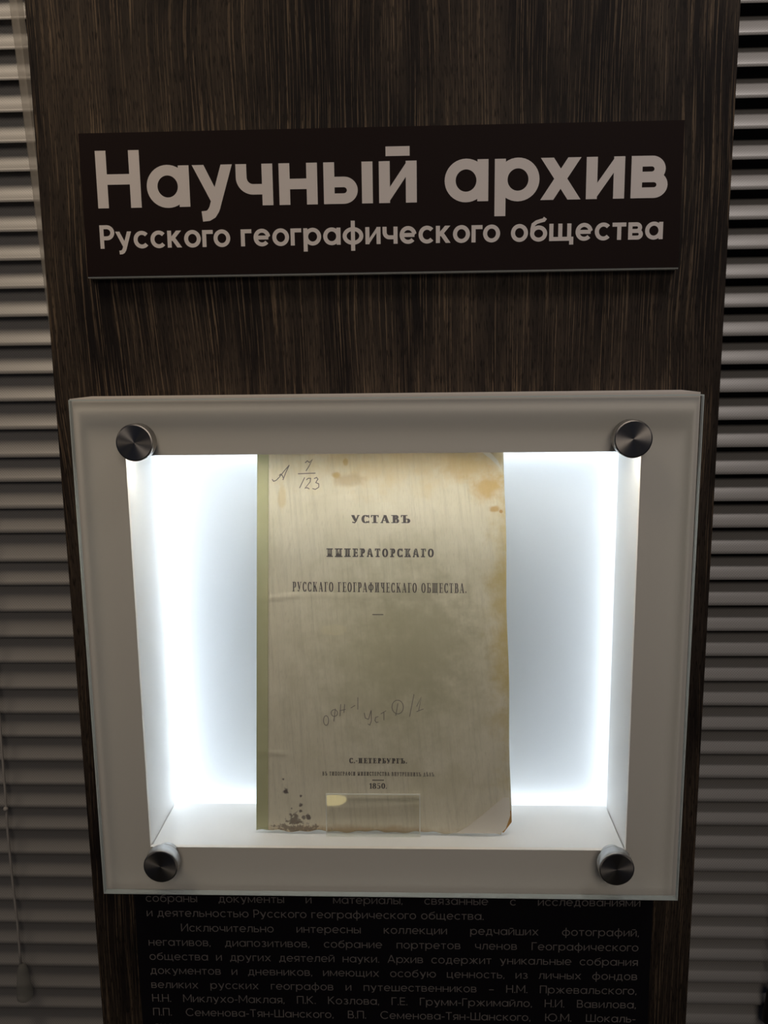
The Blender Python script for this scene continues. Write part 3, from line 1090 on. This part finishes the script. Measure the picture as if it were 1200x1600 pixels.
def bump(u, v):
    """Outward swelling of the cover in metres: soft warp, creases, rolled fore edge."""
    d = 0.0009 * math.sin(2.1 * u + 0.4) * math.sin(3.0 * v + 0.6) + 0.0004 * math.sin(9 * u + 3 * v)
    for (ua, va), (ub, vb), k in CREASES:
        ax, ay, bx, by = ua * 0.22, va * 0.34, ub * 0.22, vb * 0.34
        px, py = u * 0.22, v * 0.34
        lx, ly = bx - ax, by - ay
        t = max(0, min(1, ((px - ax) * lx + (py - ay) * ly) / (lx * lx + ly * ly)))
        dist = math.hypot(px - ax - t * lx, py - ay - t * ly)
        if dist < 0.004:
            d += k * 0.0018 * math.exp(-(dist / 0.0014) ** 2) * min(1, 6 * t + .2) * min(1, 6 * (1 - t) + .2)
    if u > 0.93:
        d -= 0.0035 * ((u - 0.93) / 0.07) ** 2
    return d


def cover_point(u, v):
    p = (B00 * (1 - u) + B10 * u) * (1 - v) + (B01 * (1 - u) + B11 * u) * v
    n = Vector((0.0, -0.993, 0.118))
    edge = 0.0
    if u > 0.5:
        edge = 0.0005 * math.sin(17 * v + 1) * (u - 0.5) * 2
    return p + n * bump(u, v) + Vector((edge, 0, 0)), n


book = thing('book', 'old yellowed Russian book with printed title page and olive spine strip inside the lit case', 'book', (0, 0, Z0))
NU, NV = 110, 160
US = 0.046                                         # width of the cloth strip


def sheet(name, u0, u1, nu, nv, mats, parent, lift=0.0, back=0.0012, skip=None):
    b = bmesh.new()
    uvl = b.loops.layers.uv.new('UVMap')
    uvs = {}
    rows = []
    for j in range(nv + 1):
        row = []
        for i in range(nu + 1):
            u, v_ = u0 + (u1 - u0) * i / nu, j / nv * 1.006
            p, n = cover_point(u, v_)
            if j == 0 or j == 1:
                p = p + Vector((0, 0, 0.0008 * math.sin(31 * u) * (1 - j) + 0.0006 * math.sin(83 * u) * (1 - j)))
            vt = b.verts.new(p + n * lift)
            uvs[vt] = (u, v_)
            row.append(vt)
        rows.append(row)
    for j in range(nv):
        for i in range(nu):
            if skip and skip(u0 + (u1 - u0) * (i + .5) / nu, (j + .5) / nv):
                continue
            b.faces.new((rows[j][i], rows[j][i + 1], rows[j + 1][i + 1], rows[j + 1][i]))
    for vt in [x for x in b.verts if not x.link_faces]:
        b.verts.remove(vt)
    # give the sheet its thickness
    r = bmesh.ops.extrude_face_region(b, geom=list(b.faces))
    moved = [e for e in r['geom'] if isinstance(e, bmesh.types.BMVert)]
    src = {}
    for f in b.faces:
        for l in f.loops:
            pass
    for vt in moved:
        near = None
        src[vt] = near
        vt.co += Vector((0, back, 0))
    for f in b.faces:
        for l in f.loops:
            if l.vert in uvs:
                l[uvl].uv = uvs[l.vert]
    bmesh.ops.recalc_face_normals(b, faces=list(b.faces))
    return link_mesh(name, b, mats, parent, True)


def cut_corner(u, v):
    # the worn-off lower fore-edge corner
    return (u - 0.955) / 0.045 - v / 0.062 > 0.0 and v < 0.062


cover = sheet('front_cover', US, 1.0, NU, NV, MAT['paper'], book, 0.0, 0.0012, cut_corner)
strip = sheet('spine_strip', 0.0, US + 0.0005, 8, 90, MAT['cloth'], book, 0.0002, 0.0013)
# page block and back board behind the cover
bm = bmesh.new()
off0, off1 = Vector((0, 0.0016, 0)), Vector((0, 0.0076, 0))
ins = ((0.012, 0.006), (0.93, 0.006), (0.93, 0.996), (0.012, 0.996))
fr_ = [bm.verts.new(cover_point(u, v_)[0] + off0 + Vector((0, 0.001, 0))) for u, v_ in ins]
bk = [bm.verts.new((B00 * (1 - u) + B10 * u) * (1 - v_) + (B01 * (1 - u) + B11 * u) * v_ + off1) for u, v_ in ins]
bm.faces.new(fr_)
bm.faces.new(bk[::-1])
for i in range(4):
    j = (i + 1) % 4
    bm.faces.new((fr_[j], fr_[i], bk[i], bk[j]))
bmesh.ops.recalc_face_normals(bm, faces=list(bm.faces))
pages = link_mesh('page_block', bm, MAT['pages'], book)
# worn corner seen under the missing piece, folded corner above it, curled bit at the top
bm = bmesh.new()
pts = [(0.93, 0.004), (0.968, -0.001), (1.0, 0.024), (1.0, 0.075), (0.96, 0.07)]
vs = [bm.verts.new(cover_point(u, v_)[0] + Vector((0, 0.0014, 0))) for u, v_ in pts]
vk = [bm.verts.new(x.co + Vector((0, 0.0012, 0))) for x in vs]
bm.faces.new(vs)
bm.faces.new(vk[::-1])
for i in range(len(vs)):
    j = (i + 1) % len(vs)
    bm.faces.new((vs[j], vs[i], vk[i], vk[j]))
bmesh.ops.recalc_face_normals(bm, faces=list(bm.faces))
o = link_mesh('worn_corner', bm, MAT['torn'], book)
o['label'] = 'worn orange corner'


def flap(name, outline, lifts, mat):
    b = bmesh.new()
    n_ = len(outline)
    cu, cv_ = sum(q[0] for q in outline) / n_, sum(q[1] for q in outline) / n_
    cl = sum(lifts) / n_ + 0.0002
    K = 8
    for i in range(n_):
        (ua, va), la = outline[i], lifts[i]
        (ub, vb), lb = outline[(i + 1) % n_], lifts[(i + 1) % n_]
        grid = {}
        for a_ in range(K + 1):
            for b_ in range(K + 1 - a_):
                fa, fb = a_ / K, b_ / K
                fc = 1 - fa - fb
                p, n = cover_point(ua * fa + ub * fb + cu * fc, va * fa + vb * fb + cv_ * fc)
                grid[a_, b_] = b.verts.new(p + n * (la * fa + lb * fb + cl * fc))
        for a_ in range(K):
            for b_ in range(K - a_):
                b.faces.new((grid[a_, b_], grid[a_ + 1, b_], grid[a_, b_ + 1]))
                if a_ + b_ < K - 1:
                    b.faces.new((grid[a_ + 1, b_], grid[a_ + 1, b_ + 1], grid[a_, b_ + 1]))
    bmesh.ops.remove_doubles(b, verts=list(b.verts), dist=1e-6)
    r = bmesh.ops.extrude_face_region(b, geom=list(b.faces))
    for e in r['geom']:
        if isinstance(e, bmesh.types.BMVert):
            e.co += Vector((0, 0.0003, 0))
    bmesh.ops.recalc_face_normals(b, faces=list(b.faces))
    return link_mesh(name, b, mat, book)


o = flap('folded_corner', [(0.782, 0.000), (0.83, 0.020), (0.90, 0.058), (0.945, 0.084), (0.965, 0.094), (0.992, 0.093), (0.994, 0.045), (0.975, 0.012), (0.955, 0.0005), (0.87, 0.0005)],
         [0.0009, 0.0012, 0.0013, 0.0013, 0.0012, 0.0007, 0.0006, 0.0006, 0.0006, 0.0006], MAT['fold'])
o['label'] = 'pale folded corner'
o = flap('curled_corner', [(0.905, 0.992), (0.945, 0.972), (0.990, 0.945), (0.975, 0.968), (0.95, 0.985), (0.93, 0.994)], [0.0008, 0.0014, 0.0010, 0.0022, 0.0028, 0.0022], MAT['curl'])
o['label'] = 'pale curled corner'


def on_cover(u0, u1, v0, vtop, v_right=None):
    """Text placed from (u0, v0) to (u1, v_right), capitals reaching vtop."""
    v_right = v0 if v_right is None else v_right

    def make(width):
        def place(x, y):
            t = x / width
            return cover_point(u0 + (u1 - u0) * t, v0 + (v_right - v0) * t + y * (vtop - v0))
        return place
    return make


PRINT = [('УСТАВЪ', 0.3817, 0.6183, 0.8105, 0.8310, 0.8097, 0.26, 0.15, 0.10), ('РУССКАГО ГЕОГРАФИЧЕСКАГО ОБЩЕСТВА.', 0.1435, 0.8392, 0.6338, 0.6588, 0.6288, 0.21, 0.24, 0.06),
         ('С.-ПЕТЕРБУРГЪ.', 0.3682, 0.5956, 0.1825, 0.1961, 0.1829, 0.26, 0.16, 0.09), ('ВЪ ТИПОГРАФІИ МИНИСТЕРСТВА ВНУТРЕННИХЪ ДѢЛЪ.', 0.2622, 0.7055, 0.1495, 0.1597, 0.1497, 0.20, 0.30, 0.10),
         ('1850.', 0.4463, 0.5155, 0.1149, 0.1295, 0.1153, 0.20, 0.10, 0.07)]
for s, u0, u1, v0, v1, vr, wt, gp, th in PRINT:
    polys, W_ = layout(s, serif, wt, gp, 0.62, t=th)
    letter_mesh('printed_title', polys, on_cover(u0, u1, v0, v1, vr)(W_), MAT['ink'], cover, 0.00022)
# the shaded open letters of the second line
polys, W_ = layout('ИМПЕРАТОРСКАГО', serif, 0.26, 0.24, 0.6, t=0.12)
pl = on_cover(0.2792, 0.7089, 0.7251, 0.7470, 0.7233)(W_)
o = letter_mesh('printed_title', polys, lambda x, y: pl(x + 0.05, y - 0.08), MAT['ink'], cover, 0.00022)
inner, _ = layout('ИМПЕРАТОРСКАГО', serif, 0.26, 0.24, 0.6, t=0.12)


def shrink(polys, k):
    out = []
    for q in polys:
        cx, cy = sum(p[0] for p in q) / len(q), sum(p[1] for p in q) / len(q)
        out.append([(cx + (x - cx) * k - 0.04, cy + (y - cy) * k + 0.05) for x, y in q])
    return out


letter_mesh('printed_title', shrink([q for q in inner if (max(p[1] for p in q) - min(p[1] for p in q)) > 0.3], 0.55), pl, MAT['ink_light'], cover, 0.00036)
# two short rules
rules = []
for (ua, ub, v_) in ((0.4632, 0.5074, 0.5735), (0.4584, 0.5045, 0.1379)):
    rules.append([(ua, v_ - 0.0011), (ub, v_ - 0.0011), (ub, v_ + 0.0011), (ua, v_ + 0.0011)])
for r_ in rules:
    letter_mesh('printed_rule', [r_], cover_point, MAT['ink'], cover, 0.00022)

HW1 = [[(0.0614, 0.9248), (0.0667, 0.9193), (0.0771, 0.9214), (0.091, 0.9302), (0.1101, 0.9454), (0.1309, 0.9607)], [(0.1309, 0.9607), (0.117, 0.9421), (0.1049, 0.9224)],
       [(0.0892, 0.9335), (0.0962, 0.9378), (0.1031, 0.9334), (0.1059, 0.9279)], [(0.1952, 0.9658), (0.2039, 0.9712), (0.2125, 0.9668), (0.2247, 0.9744), (0.2107, 0.957), (0.1986, 0.945)],
       [(0.1656, 0.9381), (0.2374, 0.9393)], [(0.1933, 0.9286), (0.1725, 0.9012)], [(0.2002, 0.922), (0.2072, 0.9263), (0.2176, 0.9263), (0.2158, 0.9175), (0.195, 0.9011), (0.2036, 0.9022), (0.2123, 0.8989)],
       [(0.2314, 0.9251), (0.2418, 0.9284), (0.247, 0.9239), (0.2383, 0.9152), (0.2504, 0.9119), (0.2504, 0.9031), (0.2365, 0.8977), (0.2244, 0.8999)]]


def loop(u, v, ru, rv):
    return [(u + ru * math.cos(a * 0.45), v + rv * math.sin(a * 0.45)) for a in range(15)]


HW2 = [loop(0.2773, 0.2953, 0.0102, 0.0129), loop(0.3101, 0.3152, 0.0127, 0.0090), [(0.3144, 0.327), (0.3078, 0.2931)], [(0.3357, 0.3383), (0.3325, 0.3068)], [(0.3513, 0.3384), (0.3482, 0.3158)],
       [(0.3313, 0.3214), (0.3546, 0.3249)], [(0.3758, 0.3286), (0.3928, 0.3357)], [(0.4036, 0.3568), (0.4033, 0.3245)], [(0.4286, 0.3161), (0.4327, 0.302), (0.4453, 0.2993), (0.4561, 0.3232)],
       [(0.4561, 0.3232), (0.4567, 0.2951), (0.4502, 0.2838), (0.4431, 0.2866)], [(0.4842, 0.3065), (0.4736, 0.3042), (0.4706, 0.296), (0.4769, 0.2904), (0.484, 0.2924)], [(0.494, 0.3135), (0.5152, 0.322)],
       [(0.5067, 0.3178), (0.5064, 0.2967)], loop(0.5609, 0.3320, 0.0228, 0.0182), [(0.5618, 0.3418), (0.553, 0.3095)], [(0.6254, 0.3658), (0.6076, 0.3069)], [(0.6354, 0.3337), (0.6539, 0.3589), (0.6436, 0.3225)],
       [(0.6352, 0.3202), (0.6626, 0.3276)]]


def pencil(name, strokes, wid, mat, label):
    polys = []
    for s in strokes:
        m = [(u * 0.22, v * 0.34) for u, v in s]
        for q in ribbon(m, wid):
            polys.append([(x / 0.22, y / 0.34) for x, y in q])
    o = letter_mesh(name, polys, cover_point, mat, cover, 0.0003)
    o['label'] = label


pencil('pencil_note', HW1, 0.00075, MAT['pencil'], 'pencilled shelf mark')
pencil('pencil_note', HW2, 0.00060, MAT['pencil_faint'], 'faint pencilled note')

# ------------------------------------------------------------------ venetian blinds


def slat_rows(bm, uvl, x0, x1, z_front, yc, width, ang, sag=0.0, bow=0.0026):
    """One crowned slat whose lower edge leans to the room; z_front, yc locate its lower front edge."""
    n = 7
    nx = 2
    th = 0.00025
    top, bot = [], []
    for i in range(n + 1):
        s = i / n                                   # 0 at the front lower edge
        crown = bow * (1 - (2 * s - 1) ** 2)
        dy, dz = s * width * math.cos(ang), s * width * math.sin(ang)
        ny, nz = -math.sin(ang), math.cos(ang)
        ra, rb = [], []
        for k in range(nx):
            x = x0 if k == 0 else x1
            sg = sag * k
            ra.append((bm.verts.new((x, yc + dy + ny * (crown + th), z_front + dz + nz * (crown + th) + sg)), x, s * width))
            rb.append((bm.verts.new((x, yc + dy + ny * (crown - th), z_front + dz + nz * (crown - th) + sg)), x, s * width))
        top.append(ra)
        bot.append(rb)

    def face(q):
        f = bm.faces.new([a[0] for a in q])
        f.smooth = True
        for l, a in zip(f.loops, q):
            l[uvl].uv = (a[1], a[2])
    for i in range(n):
        face((top[i][0], top[i][1], top[i + 1][1], top[i + 1][0]))
        face((bot[i][1], bot[i][0], bot[i + 1][0], bot[i + 1][1]))
    for rows, flip in ((0, False), (n, True)):
        a, b = top[rows], bot[rows]
        face((a[0], b[0], b[1], a[1]) if not flip else (a[1], b[1], b[0], a[0]))


def blind(label, x0, x1, rows, yc, group, bow):
    """rows: list of (z of front lower edge, width, tilt in degrees)."""
    t = thing('venetian_blind', label, 'blind', ((x0 + x1) / 2, yc, Z0), group)
    cx = (x0 + x1) / 2
    b = bmesh.new()
    uvl = b.loops.layers.uv.new('UVMap')
    for z, wdt, ang, sg in rows:
        slat_rows(b, uvl, x0 - cx, x1 - cx, z, 0.0, wdt, math.radians(ang), sg, bow)
    link_mesh('slats', b, MAT['slat'], t)
    zt, zb = max(r[0] for r in rows), min(r[0] for r in rows)
    b = bmesh.new()
    box(b, x0 - cx, x1 - cx, -0.006, 0.026, zt + 0.03, zt + 0.065)
    bevel_all(b, 0.002, 2)
    link_mesh('head_rail', b, MAT['rail'], t)
    b = bmesh.new()
    box(b, x0 - cx, x1 - cx, 0.0, 0.022, zb - 0.030, zb - 0.018)
    bevel_all(b, 0.002, 2)
    link_mesh('bottom_rail', b, MAT['rail'], t)
    return t, cx, zt, zb


LB = [0.3113, 0.2858, 0.2594, 0.2315, 0.2045, 0.1789, 0.1515, 0.1244, 0.0979, 0.0717, 0.0452, 0.0177, -0.0094, -0.0362, -0.0639, -0.0919, -0.1164, -0.1437, -0.1687, -0.1986, -0.2235, -0.2514,
      -0.2788, -0.3066, -0.3355, -0.363, -0.3888, -0.4159, -0.4441, -0.4690, -0.4961, -0.5238, -0.5514, -0.5789, -0.6061, -0.6324, -0.6604, -0.6872, -0.713]
rows = []
z = LB[0]
while z < 0.62:
    z += 0.0270
    rows.append((z, 0.0335, 73.5, 0.0))
rows.reverse()
for i, z in enumerate(LB):
    a = 73.5 + max(0, i - 11) * 1.0 + random.uniform(-1.5, 1.5)
    rows.append((z, 0.0335 if i < 20 else 0.0295, min(a, 85.0 + random.uniform(-2.0, 2.0)), random.uniform(-0.001, 0.001) if i > 18 else 0.0))
z = LB[-1]
while z > -1.15:
    z -= 0.0268
    rows.append((z, 0.0285, 82.0, 0.0))
bl, cxl, ztl, zbl = blind('closed grey venetian blind behind the left edge of the wooden stand', -1.15, -0.045, rows, 0.152, 'grey venetian blinds behind the stand', -0.0042)

rowsR = []
zr = 0.3071 + 0.0264 * 12
while zr > -1.15:
    rowsR.append((zr, 0.0265, 52.0 + random.uniform(-1.0, 1.0), 0.0))
    zr -= 0.02635
br, cxr, ztr, zbr = blind('half-open grey venetian blind with dark gaps behind the right edge of the stand', -0.02, 1.05, rowsR, 0.150, 'grey venetian blinds behind the stand', 0.0022)

# clear tilt wand hanging beside the stand, pull cord with its weight
bm = bmesh.new()
tube(bm, [(-0.371 - cxl, -0.017, ztl + 0.02), (-0.3365 - cxl, -0.017, -0.06)], 0.0062, 6)
link_mesh('tilt_wand', bm, MAT['wand'], bl)
bm = bmesh.new()
pts = [(-0.4330, ztl + 0.03), (-0.4335, -0.3678), (-0.4340, -0.3891), (-0.4347, -0.443), (-0.4362, -0.4907), (-0.4359, -0.5505), (-0.4349, -0.5963), (-0.4354, -0.635), (-0.4353, -0.6506)]
tube(bm, [(x - cxl, -0.012, z) for x, z in pts], 0.0013, 8)
cordo = link_mesh('pull_cord', bm, MAT['cord'], bl, True)
bm = bmesh.new()
prof = [(0.0022, 0.0), (0.0046, -0.004), (0.0062, -0.010), (0.0072, -0.022), (0.0086, -0.036), (0.0084, -0.041), (0.0060, -0.0435), (0.0, -0.0435)]
rws = []
for r, z in prof:
    rws.append([bm.verts.new((r * math.cos(2 * math.pi * k / 20), r * math.sin(2 * math.pi * k / 20), z)) for k in range(20)] if r > 0 else [bm.verts.new((0, 0, z))])
for a, b in zip(rws, rws[1:]):
    for k in range(20):
        j = (k + 1) % 20
        if len(b) > 1:
            bm.faces.new((a[k], a[j], b[j], b[k]))
        else:
            bm.faces.new((a[k], a[j], b[0]))
bm.faces.new(rws[0])
bmesh.ops.recalc_face_normals(bm, faces=list(bm.faces))
wgt = link_mesh('cord_weight', bm, MAT['weight'], cordo, True)
wgt.location = (-0.4340 - cxl, -0.012, -0.6475)
wgt['label'] = 'clear plastic cord weight'
# thin knot ring on the cord
bm = bmesh.new()
bmesh.ops.create_uvsphere(bm, u_segments=12, v_segments=8, radius=0.0026)
kn = link_mesh('cord_bead', bm, MAT['cord'], cordo, True)
kn.location = (-0.4357 - cxl, -0.0125, -0.464)
# dark weight at the edge of the right blind
bm = bmesh.new()
tube(bm, [(0.3765 - cxr, -0.012, ztr + 0.03), (0.3765 - cxr, -0.012, -0.668)], 0.0012, 8)
cr = link_mesh('pull_cord', bm, MAT['cord'], br, True)
wr = wgt.copy()
wr.data = wgt.data.copy()
wr.data.materials.clear()
wr.data.materials.append(MAT['dark_plastic'])
S.collection.objects.link(wr)
wr.parent = cr
wr.location = (0.3765 - cxr, -0.012, -0.662)
wr['label'] = 'dark cord weight'
